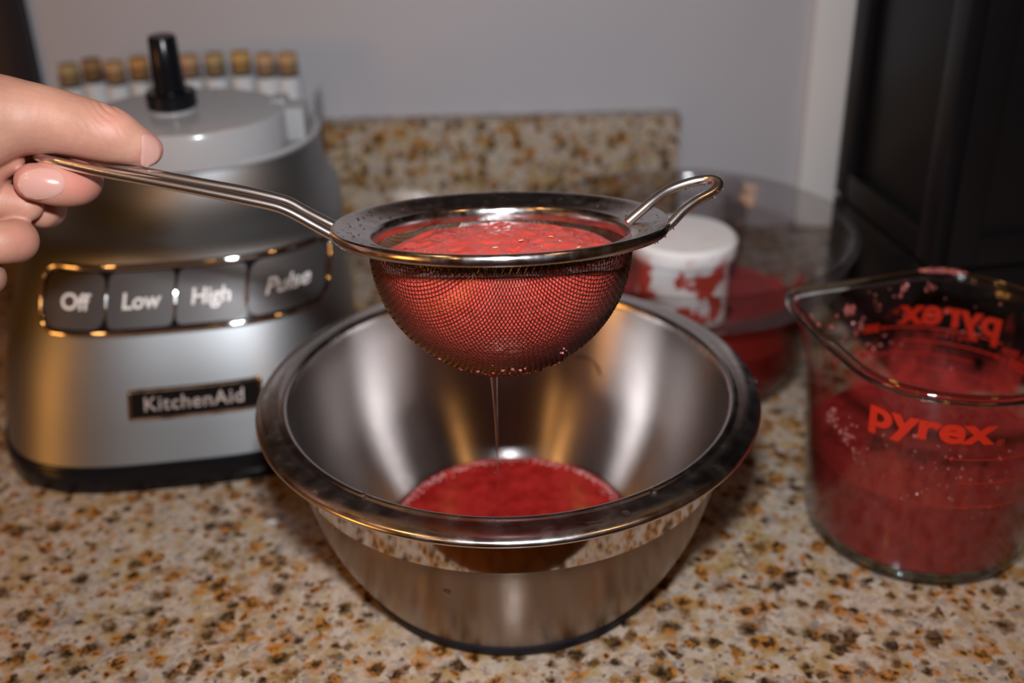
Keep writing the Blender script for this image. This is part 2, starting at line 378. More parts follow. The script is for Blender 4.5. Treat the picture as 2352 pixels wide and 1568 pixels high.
# ================================================================== TEST TUBE RACK
rk = empty('tube_rack', (-.235, .838, 0), label='clear rack holding the row of corked spice tubes', category='rack')
for z in (.004, .052, .092): obj('shelf', *boxm(-.115, .098, -.013, .013, z, z+.004, .001), M['plastic_clear'], rk)
for x in (-.115, .095): obj('side_panel', *boxm(x, x+.003, -.013, .013, 0, .135, .001), M['plastic_clear'], rk)
tubes = []
TX = [(155, 147, 0), (208, 136, 1), (260, 141, 2), (316, 132, 3), (374, 133, 2), (432, 126, 4), (490, 123, 0), (550, 119, 5), (607, 123, 4), (658, 122, 2)]
ckc = [(.40, .27, .12), (.28, .15, .06), (.47, .27, .12), (.46, .23, .07), (.48, .28, .15), (.50, .29, .09)]
ckm = [mat('cork_tone', c, .8) for c in ckc]
desc = ['first corked spice tube at the far end of the row, dull yellow cork', 'spice tube with the darkest brown cork, second from the far end', 'spice tube with tan cork just before the wide orange brown cork',
        'spice tube with wide orange brown cork, just before the black drive shaft', 'spice tube hidden behind the black drive shaft', 'spice tube with pinkish tan cork just past the black drive shaft',
        'spice tube with pale olive cork, two past the drive shaft', 'spice tube with the tallest golden yellow cork', 'spice tube with pale beige cork, second to last at the wall end', 'last spice tube of the row with orange tan cork, nearest the bare wall']
for i, ((px, py, ci), dsc) in enumerate(zip(TX, desc)):
    # ray through the cork top at the rack's depth
    d = at(px, py, 1)-CP; p = CP + d*(.838/d.y); top = p.z
    tb = empty('spice_tube', (p.x, .838, .0085), label=dsc, category='spice tube', group='corked spice tubes in the rack')
    h = top-.0085
    g = lathe(smooth_prof([(0, 0), (.0045, .001), (.0076, .0055), (.0078, .012)], 3)+[(.0078, h-.008), (.0082, h-.006), (.0070, h-.006), (.0068, .012), (.004, .0035), (0, .002)], 24)
    obj('glass', *g, M['tube_glass'], tb)
    obj('cork', *lathe([(.0062, h-.0145), (.0072, h-.0007), (.0068, h), (0, h)], 24), ckm[ci], tb)
    obj('label', *lathe([(.0082, h-.062), (.00825, h-.062), (.00825, h-.0165), (.0082, h-.0165)], 24, True), M['label'], tb)
    obj('spice', *lathe([(.0, .0026), (.0044, .005), (.0065, .012), (.0065, h-.045), (0, h-.043)], 20), M['spice'], tb)

# ================================================================== FOOD PROCESSOR BASE
PROC0 = Vector((-.2, .635)); PA = math.radians(8)
PROF = [  # z, centre x, centre y, half width, half depth, exponent
    (.000, -.200, .635, .104, .108, 3.4), (.003, -.200, .635, .1055, .1095, 3.4), (.0155, -.200, .635, .1055, .110, 3.4), (.0175, -.200, .635, .1045, .109, 3.4),
    (.0176, -.200, .635, .1035, .1078, 3.4), (.035, -.200, .638, .1025, .1048, 3.3), (.060, -.199, .643, .100, .1020, 3.2), (.085, -.197, .650, .0965, .0975, 3.1),
    (.105, -.195, .657, .0935, .0930, 3.0), (.1165, -.1935, .663, .091, .0905, 2.9), (.1205, -.193, .665, .0885, .0875, 2.8), (.1228, -.192, .667, .085, .083, 2.7),
    (.1242, -.191, .670, .0815, .0790, 2.5), (.1265, -.190, .674, .0785, .0770, 2.3), (.131, -.188, .680, .0752, .0745, 2.15), (.138, -.1865, .685, .0715, .0715, 2.05), (.147, -.185, .689, .0685, .0685, 2.0),
    (.150, -.185, .690, .0675, .0675, 2.0)]
def prof_at(z):
    for p, q in zip(PROF[:-1], PROF[1:]):
        if z <= q[0]:
            f = (z-p[0])/(q[0]-p[0]); return [p[i]+(q[i]-p[i])*f for i in range(6)]
    return list(PROF[-1])
def pring(z, ang, rec=None):
    _, cx, cy, a, b, n = rec or prof_at(z)
    c_, s_ = cos(ang), sin(ang)
    r = (abs(c_)**n*(1/a)**n + abs(s_)**n*(1/b)**n)**(-1/n)
    x, y = r*c_, r*s_
    return Vector((cx + x*cos(PA)-y*sin(PA), cy + x*sin(PA)+y*cos(PA), z))
def pfront(s, z, d):          # s = sideways from the middle of the front, z height, d out of the surface
    _, cx, cy, a, b, n = prof_at(z)
    y = -b*(1-min(.999, abs(s/a))**n)**(1/n)
    def P(s, z):
        _, cx, cy, a, b, n = prof_at(z); y = -b*(1-min(.999, abs(s/a))**n)**(1/n)
        return Vector((cx+s*cos(PA)-y*sin(PA), cy+s*sin(PA)+y*cos(PA), z))
    p = P(s, z); nrm = (P(s+.001, z)-P(s-.001, z)).cross(P(s, z+.001)-P(s, z-.001)).normalized()
    return p + nrm*d
pr = empty('food_processor_base', (PROC0.x, PROC0.y, 0), label='silver metal food processor base with four button panel and black drive shaft', category='food processor')
off = Vector((PROC0.x, PROC0.y, 0))
def loc_(V): return [Vector(v)-off for v in V]
def ploft(recs, n=144, cap0=True, cap1=True):
    V, F = [], []
    for rec in recs: V += [pring(rec[0], 2*PI*k/n, rec) for k in range(n)]
    for i in range(len(recs)-1):
        for k in range(n): F.append((i*n+k, i*n+(k+1) % n, (i+1)*n+(k+1) % n, (i+1)*n+k))
    if cap0: F.append(list(range(n))[::-1])
    if cap1: F.append([(len(recs)-1)*n+k for k in range(n)])
    return loc_(V), F
obj('foot_skirt', *ploft(PROF[:4]), M['black_plastic'], pr, label='glossy black skirt around the foot')
obj('body', *ploft(PROF[4:]), M['proc'], pr)
def sh(V, F, dx, dy): return loc_([(x+dx, y+dy, z) for x, y, z in V]), F
g = lathe([(.069, .1495), (.0700, .1515), (.0690, .1530), (.0655, .1528), (.0645, .1505), (0, .1505)], 96)
obj('ledge', *sh(*g, -.185, .690), M['grey_plastic'], pr)
g = lathe([(.0595, .1510), (.0590, .1700), (.0575, .1718), (.0555, .1722), (0, .1722)], 96)
g = ([(x, y*.84, z) for x, y, z in g[0]], g[1])
obj('bowl_seat', *sh(*g, -.190, .667), M['grey_plastic'], pr, label='raised grey plastic bowl seat')
# the seat's locking lug
g = join(boxm(-.1345, -.1200, .668, .690, .151, .1715, .003), boxm(-.142, -.132, .678, .696, .1640, .1740, .003))
obj('locking_lug', loc_(g[0]), g[1], M['grey_plastic'], pr)
g = lathe([(.0128, .1722), (.0128, .1745), (.0144, .1755), (.0146, .1830), (.0136, .1842), (.0092, .1846), (.0086, .198), (.0080, .2150), (.0070, .2162), (0, .2162)], 48)
sx = obj('drive_shaft', *sh(*g, -.1965, .668), M['black_plastic'], pr, label='upright black drive shaft with collar')
g = lathe([(.0134, .1722), (.0136, .1738), (.0120, .1745)], 48); obj('shaft_ring', *sh(*g, -.1965, .668), M['grey_plastic'], sx)
# ---- control panel
def rr_outline(s0, s1, z0, z1, r, k=8):
    pts = []
    for cx, cz, a0 in ((s1-r, z1-r, 0), (s0+r, z1-r, PI/2), (s0+r, z0+r, PI), (s1-r, z0+r, 1.5*PI)):
        for i in range(k+1):
            a = a0+PI/2*i/k; pts.append((cx+r*cos(a), cz+r*sin(a)))
    return pts
PS0, PS1, PZ0, PZ1 = -.0700, .0835, .0850, .1150
# bezel: tube-like raised frame following the rounded rectangle
ol = rr_outline(PS0, PS1, PZ0, PZ1, .0085); dens = []
for i in range(len(ol)):
    a, b = np.array(ol[i]), np.array(ol[(i+1) % len(ol)]); m_ = max(1, int(np.linalg.norm(b-a)/.004))
    for k in range(m_): dens.append(tuple(a+(b-a)*k/m_))
path = [pfront(s, z, .0008) for s, z in dens]
pan = obj('control_panel', [], [], M['chrome'], pr); 
g = tube(loc_(path), .0019, 10, closed=True); bz = obj('bezel', *g, M['chrome'], pan)
# backing plate
def patch(s0, s1, z0, z1, d, r=.004, ns=40, nz=8, thick=.0012, dome=0.0):
    """rounded-corner plate wrapped on the front of the body"""
    V, F = [], []
    def cl(s, z):
        # squeeze grid into rounded rect
        cs = min(max(s, s0+r), s1-r); cz = min(max(z, z0+r), z1-r); ds, dz = s-cs, z-cz
        if ds and dz:
            m_ = max(abs(ds), abs(dz)); L = math.hypot(ds, dz); ds, dz = ds*m_/L, dz*m_/L
        return cs+ds, cz+dz
    for i in range(nz+1):
        for k in range(ns+1):
            s, z = cl(s0+(s1-s0)*k/ns, z0+(z1-z0)*i/nz); V.append(pfront(s, z, d))
    n = len(V); W = ns+1
    for i in range(nz):
        for k in range(ns): F.append((i*W+k, i*W+k+1, (i+1)*W+k+1, (i+1)*W+k))
    bd = [k for k in range(W)]+[i*W+ns for i in range(1, nz+1)]+[nz*W+k for k in range(ns-1, -1, -1)]+[i*W for i in range(nz-1, 0, -1)]
    for b in bd: V.append(V[b])
    for j, b in enumerate(bd):
        k = b % W; i = b//W; s, z = cl(s0+(s1-s0)*k/ns, z0+(z1-z0)*i/nz); V[n+j] = pfront(s, z, d-thick)
    for j in range(len(bd)): F.append((bd[j], n+j, n+(j+1) % len(bd), bd[(j+1) % len(bd)]))
    return loc_(V), F
bpy.data.objects.remove(pan); bz.parent = pr
obj('panel_plate', *patch(PS0+.001, PS1-.001, PZ0+.001, PZ1-.001, .0006, .0075), M['badge_black'], bz)
BT = [('Off', -.0675, -.0352), ('Low', -.0337, .0010), ('High', .0025, .0385), ('Pulse', .0400, .0812)]
for nme, s0, s1 in BT:
    b = obj('button', *patch(s0, s1, PZ0+.0022, PZ1-.0022, .0015, .0035 if nme in ('Low', 'High') else .0065, 20, 8), M['button'], pr, label='dark metal button printed '+nme)
    sm = (s0+s1)/2
    tg = text_geo(nme, .0125, .00022, 0, .18 if nme == 'Pulse' else .05, .98)
    obj('lettering', *((loc_([pfront(sm+x*.93, .0995+y*.86, .00165) for x, y, z in tg[0]])), tg[1]), M['print_white'], b, smooth=False)
for s in (-.0345, .00175, .03925):
    g = tube(loc_([pfront(s, .0995+q, .0013) for q in np.linspace(-.0075, .0075, 9)]), [.0003, .0008, .0011, .0011, .0011, .0011, .0011, .0008, .0003], 8)
    obj('button_divider', *g, M['chrome'], pr)
# ---- badge
BS0, BS1, BZ0, BZ1 = -.0222, .0470, .0415, .0565
ol = rr_outline(BS0, BS1, BZ0, BZ1, .0012, 3); dens = []
for i in range(len(ol)):
    a, b = np.array(ol[i]), np.array(ol[(i+1) % len(ol)]); m_ = max(1, int(np.linalg.norm(b-a)/.004))
    for k in range(m_): dens.append(tuple(a+(b-a)*k/m_))
bf = obj('badge_frame', *tube(loc_([pfront(s, z, .0008) for s, z in dens]), .0012, 8, closed=True), M['chrome'], pr)
obj('badge_plate', *patch(BS0, BS1, BZ0, BZ1, .0007, .001, 24, 4), M['badge_black'], bf)
tg = text_geo('KitchenAid', .0110, .00004, .0005, 0, 1.06)
obj('badge_lettering', *(loc_([pfront(.0118+x*1.02, .0487+y*.95, .0011+z) for x, y, z in tg[0]]), tg[1]), M['badge_letters'], bf, smooth=False)
tg = text_geo('®', .0035); obj('badge_mark', *(loc_([pfront(.0445+x, .0520+y, .0012) for x, y, z in tg[0]]), tg[1]), M['chrome'], bf, smooth=False)

# ================================================================== FOOD PROCESSOR WORK BOWL (clear plastic, with white hub)
WB = Vector((.1075, .6555, 0))
wb = empty('processor_bowl', WB, label='clear plastic food processor bowl with some red juice, behind the steel bowl', category='bowl')
prof = smooth_prof([(0, .004), (.060, .004), (.074, .006), (.0785, .012), (.0800, .025), (.0812, .060), (.0816, .066)], 3)
prof += [(.0830, .0685), (.0960, .0700), (.0985, .072), (.1000, .088), (.1010, .0905), (.1030, .0915), (.1045, .0935), (.1035, .0958), (.1005, .0962), (.0985, .0945), (.0972, .089), (.0960, .0735), (.0950, .0722), (.0805, .0712), (.0795, .067), (.0788, .058), (.0775, .026), (.0760, .013), (.072, .0085), (.058, .0065), (0, .0065)]
obj('bowl_wall', *lathe(prof, 128), M['plastic_clear'], wb)
obj('foot_ring', *lathe([(.066, .0005), (.070, .0005), (.071, .006), (.066, .005)], 96, True), M['plastic_clear'], wb)
obj('juice_smears', *lathe([(.0755, .035), (.0768, .036), (.0780, .058), (.0785, .0665)], 128), M['film_bowl'], wb, kind='stuff')
# side handle, away from the lens
g = tube(spline([(.040, .092, .082), (.052, .112, .078), (.055, .118, .050), (.050, .106, .024), (.038, .070, .018)], 6), .0085, 12, flat=.7)
obj('handle', *g, M['plastic_clear'], wb)
hb = empty('blade_hub', WB + Vector((0, 0, .0068)), label='white plastic blade hub with red smears standing inside the clear bowl', category='blade hub')
obj('column', *lathe(smooth_prof([(.0315, .0), (.0305, .004), (.0290, .02), (.0288, .066)], 3)+[(.0300, .0685), (.0300, .0705), (.0290, .0712)], 72), M['hub'], hb)
obj('cap', *lathe([(.0285, .0712), (.0318, .0722), (.0330, .0755), (.0326, .0815), (.0300, .0838), (0, .0845)], 72), M['hub'], hb)
for a0 in (.5, .5+PI):
    V = []; F = []
    for i in range(13):
        f = i/12; rr = .029+.040*f; a = a0+1.0*f
        for dz, da in ((0, 0), (.0012, 0), (.0012, .35*(1-f*.7)), (0, .35*(1-f*.7))): V.append((rr*cos(a+da), rr*sin(a+da), .010+.012*f*(1 if a0 < 1 else .3)+dz))
    for i in range(12):
        for k in range(4): F.append((i*4+k, i*4+(k+1) % 4, (i+1)*4+(k+1) % 4, (i+1)*4+k))
    F += [(0, 1, 2, 3), (48, 49, 50, 51)]
    obj('blade', V, F, M['chrome'], hb)
V, F = lathe([(.0320, .0072), (.0735, .0090), (.0757, .014), (.0774, .026), (.0780, .0400), (.0320, .0400)], 96, True)
obj('red_juice', V, F, M['juice_jug'], loc=WB, label='pool of red juice around the hub in the clear bowl', category='juice', kind='stuff')

# ================================================================== STEEL MIXING BOWL
MB = Vector((-.0025, .4615, 0))
mb = empty('mixing_bowl', MB, label='large stainless steel mixing bowl with wide rolled rim, front and centre', category='bowl')
outp = smooth_prof([(.0735, .0065), (.0790, .0150), (.0858, .0270), (.0915, .0400), (.0957, .0540), (.0982, .0640), (.0990, .0700)], 5)
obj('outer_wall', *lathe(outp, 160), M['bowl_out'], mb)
band = [(.0990, .0700), (.0994, .0703), (.1000, .0800), (.1003, .0900), (.1006, .0950)]
obj('polished_band', *lathe(band, 160), M['mirror'], mb, label='mirror polished band under the rim')
rimp = smooth_prof([(.1006, .0955), (.1060, .0962), (.1120, .0954), (.1142, .0946), (.1151, .0953), (.1153, .0965), (.1142, .0978), (.1115, .0988), (.1080, .0994), (.1050, .0996), (.1034, .1001), (.1020, .1001), (.1008, .0990), (.1000, .0960)], 4)
obj('rim', *lathe(rimp, 192), M['rim'], mb)
inp = smooth_prof([(.1000, .0960), (.0986, .0900), (.0958, .0780), (.0915, .0640), (.0855, .0500), (.0775, .0375), (.0690, .0268), (.0615, .0185), (.0560, .0140), (.0480, .0115), (.040, .0098), (.02, .0088), (0, .0088)], 5)
obj('inner_wall', *lathe(inp, 160), M['bowl_in'], mb)
obj('silicone_foot', *lathe([(0, .0), (.0700, .0), (.0722, .0012), (.0742, .0040), (.0752, .0078), (.0738, .0086), (.060, .0075), (0, .0075)], 128), M['rubber'], mb, label='dark blue black silicone foot')
LZ = .0190
V, F = [], []; n = 128
rad = [0, .02, .04, .052, .0575, .0592]
for i, r in enumerate(rad):
    for k in range(n):
        a = 2*PI*k/n; V.append((r*cos(a), r*sin(a), LZ+(.0006 if i == 5 else 0)+.00006*noise.noise(Vector((r*cos(a)*60, r*sin(a)*60, 3)))))
for i in range(len(rad)-1):
    for k in range(n): F.append((i*n+k, i*n+(k+1) % n, (i+1)*n+(k+1) % n, (i+1)*n+k))
m0 = len(V)
for rr, zz in ((.0585, .0140), (.030, .0094)):
    V += [(rr*.97*cos(2*PI*k/n), rr*.97*sin(2*PI*k/n), zz) for k in range(n)]
F += [(5*n+k, 5*n+(k+1) % n, m0+(k+1) % n, m0+k) for k in range(n)]+[(m0+k, m0+(k+1) % n, m0+n+(k+1) % n, m0+n+k) for k in range(n)]
mj = obj('strained_juice', V, F, M['juice'], loc=MB, label='clear dark red strained juice in the bottom of the steel bowl', category='juice', kind='stuff')
def innerpt(a, z):
    for (r0, z0), (r1, z1) in zip(inp[:-1], inp[1:]):
        if z1 <= z <= z0: r = r1+(r0-r1)*(z-z1)/max(1e-9, z0-z1); return ((r-.0004)*cos(a), (r-.0004)*sin(a), z)
fk = obj('pulp_strand', *tube([innerpt(math.radians(a), z) for a, z in ((67, .0655), (65, .0672), (62.5, .0672), (60, .066), (58, .0635), (56.5, .0600))], [.0003, .0006, .0004, .0003, .0007, .0004], 8, flat=.6), M['dark'], loc=MB, label='thin dark strand stuck to the inside wall of the steel bowl', category='strand')
# foamy edge
fm = []
for i in range(900):
    a = rng.uniform(0, 2*PI); wdt = .0015+.0045*max(0, noise.noise(Vector((cos(a)*2, sin(a)*2, 5)))+.35)
    r = .0588-abs(rng.normal(0, wdt*.6)); s = rng.uniform(.00022, .00065)
    fm.append(blob((r*cos(a), r*sin(a), LZ+.0002), s, (1, 1, .7), 6, 4))
obj('foam_edge', *join(*fm), M['foam'], mj, kind='stuff', label='pale pink foam along the edge')

# ================================================================== STRAINER
RC = Vector((-.0035, .42, .1943)); TILT = math.radians(-11.3)
sn = empty('strainer', RC, (TILT, 0, 0), label='round wire mesh strainer full of red pulp held over the steel bowl', category='strainer')
rot = Matrix.Rotation(TILT, 4, 'X'); inv = (Matrix.Translation(RC) @ rot).inverted()
def L(p): return inv @ Vector(p)
rp = smooth_prof([(.0498, -.0060), (.0499, -.0030), (.0508, -.0006), (.0530, .0002), (.0580, .0018), (.0625, .0034), (.0648, .0038), (.0658, .0028), (.0660, .0010), (.0652, -.0004), (.0638, -.0002), (.0630, .0012), (.0575, .0003), (.0524, -.0010), (.0508, -.0024), (.0504, -.0060)], 4)
obj('rim', *lathe(rp, 192, True), M['ring'], sn)
# --- Chebyshev net: square woven cloth pressed into a bowl
RS, CYL = .0515, .006
def surf(v):      # project onto the bowl: cylinder above, sphere below (local frame, centre at z=-CYL)
    x, y, z = v
    if z > -CYL:
        h = math.hypot(x, y); return np.array([x*RS/h, y*RS/h, z])
    q = np.array([x, y, (z+CYL)/1.0]); q = q*RS/np.linalg.norm(q); return np.array([q[0], q[1], q[2]*1.0-CYL])
SP = .00158
NW = 56
def quad(sx, sy):
    G = {}
    b = np.array([0, 0, -CYL-RS*1.0])
    for i in range(NW):
        th = i*SP/RS
        if th < PI/2: p = np.array([sin(th), 0, -cos(th)])*RS; p[2] = p[2]*1.0-CYL
        else: p = np.array([RS, 0, -CYL+(th-PI/2)*RS])
        G[i, 0] = p; G[0, i] = np.array([0, p[0], p[2]])
    for i in range(1, NW):
        for j in range(1, NW):
            A, B, D = G.get((i-1, j)), G.get((i, j-1)), G.get((i-1, j-1))
            if A is None or B is None: continue
            if A[2] > -.0015 and B[2] > -.0015: continue
            x = A+B-D
            for _ in range(12):
                x = surf(x)
                for Q in (A, B):
                    dv = x-Q; dl = np.linalg.norm(dv); x = x + dv/dl*(SP-dl)*.6
            x = surf(x)
            if np.linalg.norm(A-B) < SP*.25: continue
            G[i, j] = x
    return G
G = quad(1, 1)
full = {}
for (i, j), p in G.items():
    for sx in (1, -1):
        for sy in (1, -1): full[i*sx, j*sy] = np.array([p[0]*sx, p[1]*sy, p[2]])
ca, sa = cos(PI/4+.06), sin(PI/4+.06)
def nodep(i, j, wv):
    p = full.get((i, j))
    if p is None or p[2] > -.0014: return None
    nrm = np.array([p[0], p[1], min(0, p[2]+CYL)]); nrm = nrm/np.linalg.norm(nrm)
    q = p + nrm*wv*(1 if (i+j) % 2 else -1)
    return (q[0]*ca-q[1]*sa, q[0]*sa+q[1]*ca, q[2])
parts = []
for fam in (0, 1):
    for i in range(-NW, NW+1):
        run = []
        for j in range(-NW, NW+2):
            p = nodep(i, j, .00020) if fam == 0 else nodep(j, i, -.00020)
            if p is not None: run.append(p)
            else:
                if len(run) > 2: parts.append(tube(run, .00015, 4))
                run = []
def fastjoin(parts):
    V, F, o = [], [], 0
    for v, f in parts:
        V += v; F += [tuple(i+o for i in q) for q in f]; o += len(v)
    return V, F
obj('wire_mesh', *fastjoin(parts), M['wire'], sn, kind='stuff', label='woven steel wire mesh')
# second, coarser supporting band right under the rim
bnd = []
for k in range(120):
    a = 2*PI*k/120
    for s in (1, -1):
        bnd.append(tube([((.0519)*cos(a+s*q*.05), (.0519)*sin(a+s*q*.05), -.0016-q*.0050) for q in (0, .5, 1)], .00024, 4))
obj('mesh_selvedge', *fastjoin(bnd), M['wire'], sn, kind='stuff', label='doubled mesh edge under the rim')

# --- handle rods (ends at the rim's left side)
def world_tube(pts, r, name, m, parent, n=14, k=8, flat=1.0):
    P = spline([tuple(at(*p)) for p in pts], k); P = [inv @ Vector(p) for p in P]
    return obj(name, *tube(P, r, n, flat=flat), m, parent)
rodn = [(800, 560, .4445), (775, 546, .4450), (725, 519, .4455), (680, 494, .4455), (655, 482, .4455), (625, 472, .4455), (560, 458, .4455), (460, 438, .4455), (360, 419, .4455), (240, 396, .4455), (160, 379, .4460), (125, 371, .4465), (100, 366, .448), (88, 360, .4515), (100, 353, .4550), (130, 352, .4560), (170, 360, .4562), (240, 377, .4562), (360, 401, .4562), (460, 420, .4562), (560, 438, .4562), (635, 455, .4562), (668, 466, .4562), (700, 484, .4560), (740, 505, .4555), (790, 530, .4550)]
world_tube(rodn, .00205, 'handle', M['rod'], sn, 14, 7)
# front resting loop on the right
loop = [(1440, 512, .4550), (1475, 482, .4555), (1500, 461, .4560), (1535, 437, .4570), (1580, 420, .4570), (1615, 413, .4560), (1640, 413, .4540), (1650, 424, .4520), (1636, 441, .4500), (1600, 461, .4480), (1570, 483, .4470), (1540, 514, .4460), (1510, 536, .4455)]
world_tube(loop, .00195, 'rest_loop', M['rod'], sn, 14, 7)

# --- wet beads on the flange, the loop and the handle
bd_ = []
for i in range(90):
    a = rng.choice([rng.normal(.2, .45), rng.normal(PI, .4), rng.uniform(0, 2*PI)]); r = rng.uniform(.0535, .0640); z = .0002+(r-.053)*.30
    bd_.append(blob((r*cos(a), r*sin(a), z+.0002), rng.uniform(.00018, .00075), (1, 1, .4), 8, 5, .4))
for i in range(60):
    a = rng.uniform(-PI, 0) if i < 40 else rng.uniform(0, 2*PI); bd_.append(blob((.0655*cos(a), .0655*sin(a), rng.uniform(-.0008, .002)), rng.uniform(.00015, .0004), (1, 1, 1.1), 7, 5))
for i in range(70):
    q = loop[rng.integers(2, len(loop))-0] if False else loop[int(rng.integers(3, len(loop)-1))]
    p = inv @ (at(q[0]+rng.uniform(-12, 12), q[1]+rng.uniform(-4, 14), q[2]-.0012)); bd_.append(blob(p, rng.uniform(.00025, .00065), (1, 1, 1), 7, 5, .4))
obj('wet_beads', *fastjoin([([tuple(v) for v in g[0]], g[1]) for g in bd_]), M['water'], sn, kind='stuff', label='small water beads on the rim and loop')

# --- pulp
V, F = [], []; n = 220; rings = []
Rp = RS-.0006
def edgez(a): return -.0072 - .0050*abs(cos(a))**2 + .0016*noise.noise(Vector((cos(a)*2.2, sin(a)*2.2, 1)))
for i in range(90):       # outside skin, pole to edge
    th = PI/2*i/78
    for k in range(n):
        a = 2*PI*k/n
        edge = edgez(a)
        if th < PI/2: p = Vector((Rp*sin(th)*cos(a), Rp*sin(th)*sin(a), -CYL-RS*1.0*cos(th)*.990))
        else: p = Vector((Rp*cos(a), Rp*sin(a), -CYL+(th-PI/2)*Rp))
        if p.z > edge: p.z = edge
        d = p.normalized(); nz_ = noise.noise(p*520)*.00033 + noise.noise(p*1400)*.00022
        low = max(0, (-p.z-.040)/.02); nz_ += low*.0007*(.4+noise.noise(p*900)) 
        if p.z > edge-.0015: nz_ *= .3
        V.append(p+d*nz_)
nr = 90
for i in range(1, 60):    # top surface, edge to middle
    f = 1-i/59
    for k in range(n):
        a = 2*PI*k/n
        edge = edgez(a)
        r = Rp*f*.998
        mound = (1-f**3.0)
        z = edge*(1-mound) + (-.0052)*mound
        x, y = r*cos(a), r*sin(a)
        q = Vector((x, y, 0))
        z += (noise.noise(q*130)*.0014 + noise.noise(q*420)*.0004+noise.noise(q*1100)*.00035)*min(1, i/6)
        V.append(Vector((x, y, z)))
tot = nr+59
for i in range(tot-1):
    for k in range(n): F.append((i*n+k, i*n+(k+1) % n, (i+1)*n+(k+1) % n, (i+1)*n+k))
pu = obj('fruit_pulp', V, F, M['pulp'], label='mound of bright red fruit pulp filling the strainer', category='pulp', kind='stuff')
pu.location = RC; pu.rotation_euler = (TILT, 0, 0)
# glistening bubbles and pale bits on the pulp
bits = []
for i in range(260):
    a = rng.uniform(0, 2*PI); r = .046*math.sqrt(rng.uniform(0, 1)); q = Vector((r*cos(a), r*sin(a), 0)); f = r/Rp
    edge = edgez(a); z = edge*f**3+(-.0052)*(1-f**3)+noise.noise(q*160)*.0010
    bits.append(blob((q.x, q.y, z+.0002), rng.uniform(.0002, .0007), (1, 1, .6), 7, 5, .5))
obj('pulp_bubbles', *join(*bits), M['pulp_bit'], pu, kind='stuff')
sd = []
for (x, y, s, a) in ((.008, -.004, 1, .6), (.030, -.012, 1.1, .9), (.034, -.020, 1.2, 1.2), (-.002, -.016, .9, .2), (.020, .004, .8, -.3)):
    bl = blob((0, 0, 0), .0007*s, (1.9, .7, .4), 10, 6); rz = Matrix.Rotation(a, 3, 'Z')
    f = math.hypot(x, y)/Rp; aa = math.atan2(y, x); z = edgez(aa)*f**3+(-.0052)*(1-f**3)+.0012
    sd.append(([rz @ v + Vector((x, y, z)) for v in bl[0]], bl[1]))
mseed = mat('pale_seed', (.74, .34, .18), .35)
for g in sd: obj('seed', *g, mseed, pu, label='pale tan seed fleck')
# ooze hanging through the mesh below
oz = []
for i in range(420):
    th = abs(rng.normal(0, .34)); a = rng.uniform(0, 2*PI)
    if th > .95: continue
    p = Vector(((RS+.0004)*sin(th)*cos(a), (RS+.0004)*sin(th)*sin(a), -CYL-(RS*1.0+.0004)*cos(th)))
    oz.append(blob(p, rng.uniform(.0004, .0010)*(1.15-th*.6), (1, 1, .8), 7, 5, .6))
obj('pulp_beads', *join(*oz), M['pulp_bit'], pu, kind='stuff')

# --- stream
btm = (Matrix.Translation(RC) @ rot) @ Vector((0, -.0035, -CYL-RS*1.0-.0006))
dS = at(1135, 868, 1)-CP; sxw = CP + dS*((btm.y)/dS.y)
X0, Y0, Z0 = sxw.x, btm.y, sxw.z+.001
ps, rs = [], []
for i in range(30):
    f = i/29; z = Z0-(Z0-.072)*f
    ps.append((X0+.0003*sin(f*3), Y0, z)); rs.append(.00105*(1-f)**3+.00042*(1-.35*f)+(.00009*sin(f*70) if f > .75 else 0))
obj('juice_stream', *tube(ps, rs, 12), M['stream'], label='thin stream of juice falling from the bottom of the strainer', category='stream')
for j, (py, r) in enumerate(((1066, .00045), (1083, .00075), (1157, .0006), (1178, .0004))):
    d = at(1137, py, 1)-CP; p = CP+d*(Y0/d.y)
    obj('juice_drop', *blob((0, 0, 0), r, (1, 1, 1.1), 14, 10), M['stream'], loc=p, label=['small juice drop just at the lower end of the stream', 'largest falling juice drop under the stream', 'falling juice drop before the red pool', 'lowest falling juice drop close to the front rim'][j], category='drop', group='juice drops falling under the strainer')

# ================================================================== GLASS MEASURING JUG
JC = Vector((.205, .481, 0)); SPA = math.radians(151)
def jr(z, a, inner=0.0):
    f = min(max(z/.112, 0), 1); r = .0548+.0088*f
    if z < .010: r -= .0075*(1-math.sqrt(max(0, 1-((.010-z)/.010)**2)))
    if z > .106: r += .0012*((z-.106)/.006)
    d = (a-SPA+PI) % (2*PI)-PI
    k = max(0, (z-.074)/.038)**1.8
    r += .0105*math.exp(-(d/.22)**2)*k - .0062*math.exp(-((abs(d)-.80)/.38)**2)*k + .0012*k
    return r-inner
def jz(z, a):
    d = (a-SPA+PI) % (2*PI)-PI
    return z + (.0020*math.exp(-(d/.3)**2) if z > .100 else 0)
def jloft(recs, n=160):
    V, F = [], []
    for z, inn in recs:
        for k in range(n):
            a = 2*PI*k/n; r = max(jr(z, a, inn), 0) if inn < 1 else 0
            V.append((r*cos(a), r*sin(a), jz(z, a)))
    for i in range(len(recs)-1):
        for k in range(n): F.append((i*n+k, i*n+(k+1) % n, (i+1)*n+(k+1) % n, (i+1)*n+k))
    return V, F
jg = empty('measuring_jug', JC, label='glass measuring jug with red lettering, filled with red juice', category='jug')
zs = [0, .0008, .003, .006, .010, .02, .035, .05, .065, .078, .086, .092, .098, .103, .1075, .110]
recs = [(z, 0) for z in zs]+[(z, .0016) for z in zs[::-1] if z > .005]
V, F = jloft(recs)
n = 160
F.append(list(range(n))[::-1]); F.append([(len(recs)-1)*n+k for k in range(n)])
obj('glass_wall', V, F, M['glass'], jg)
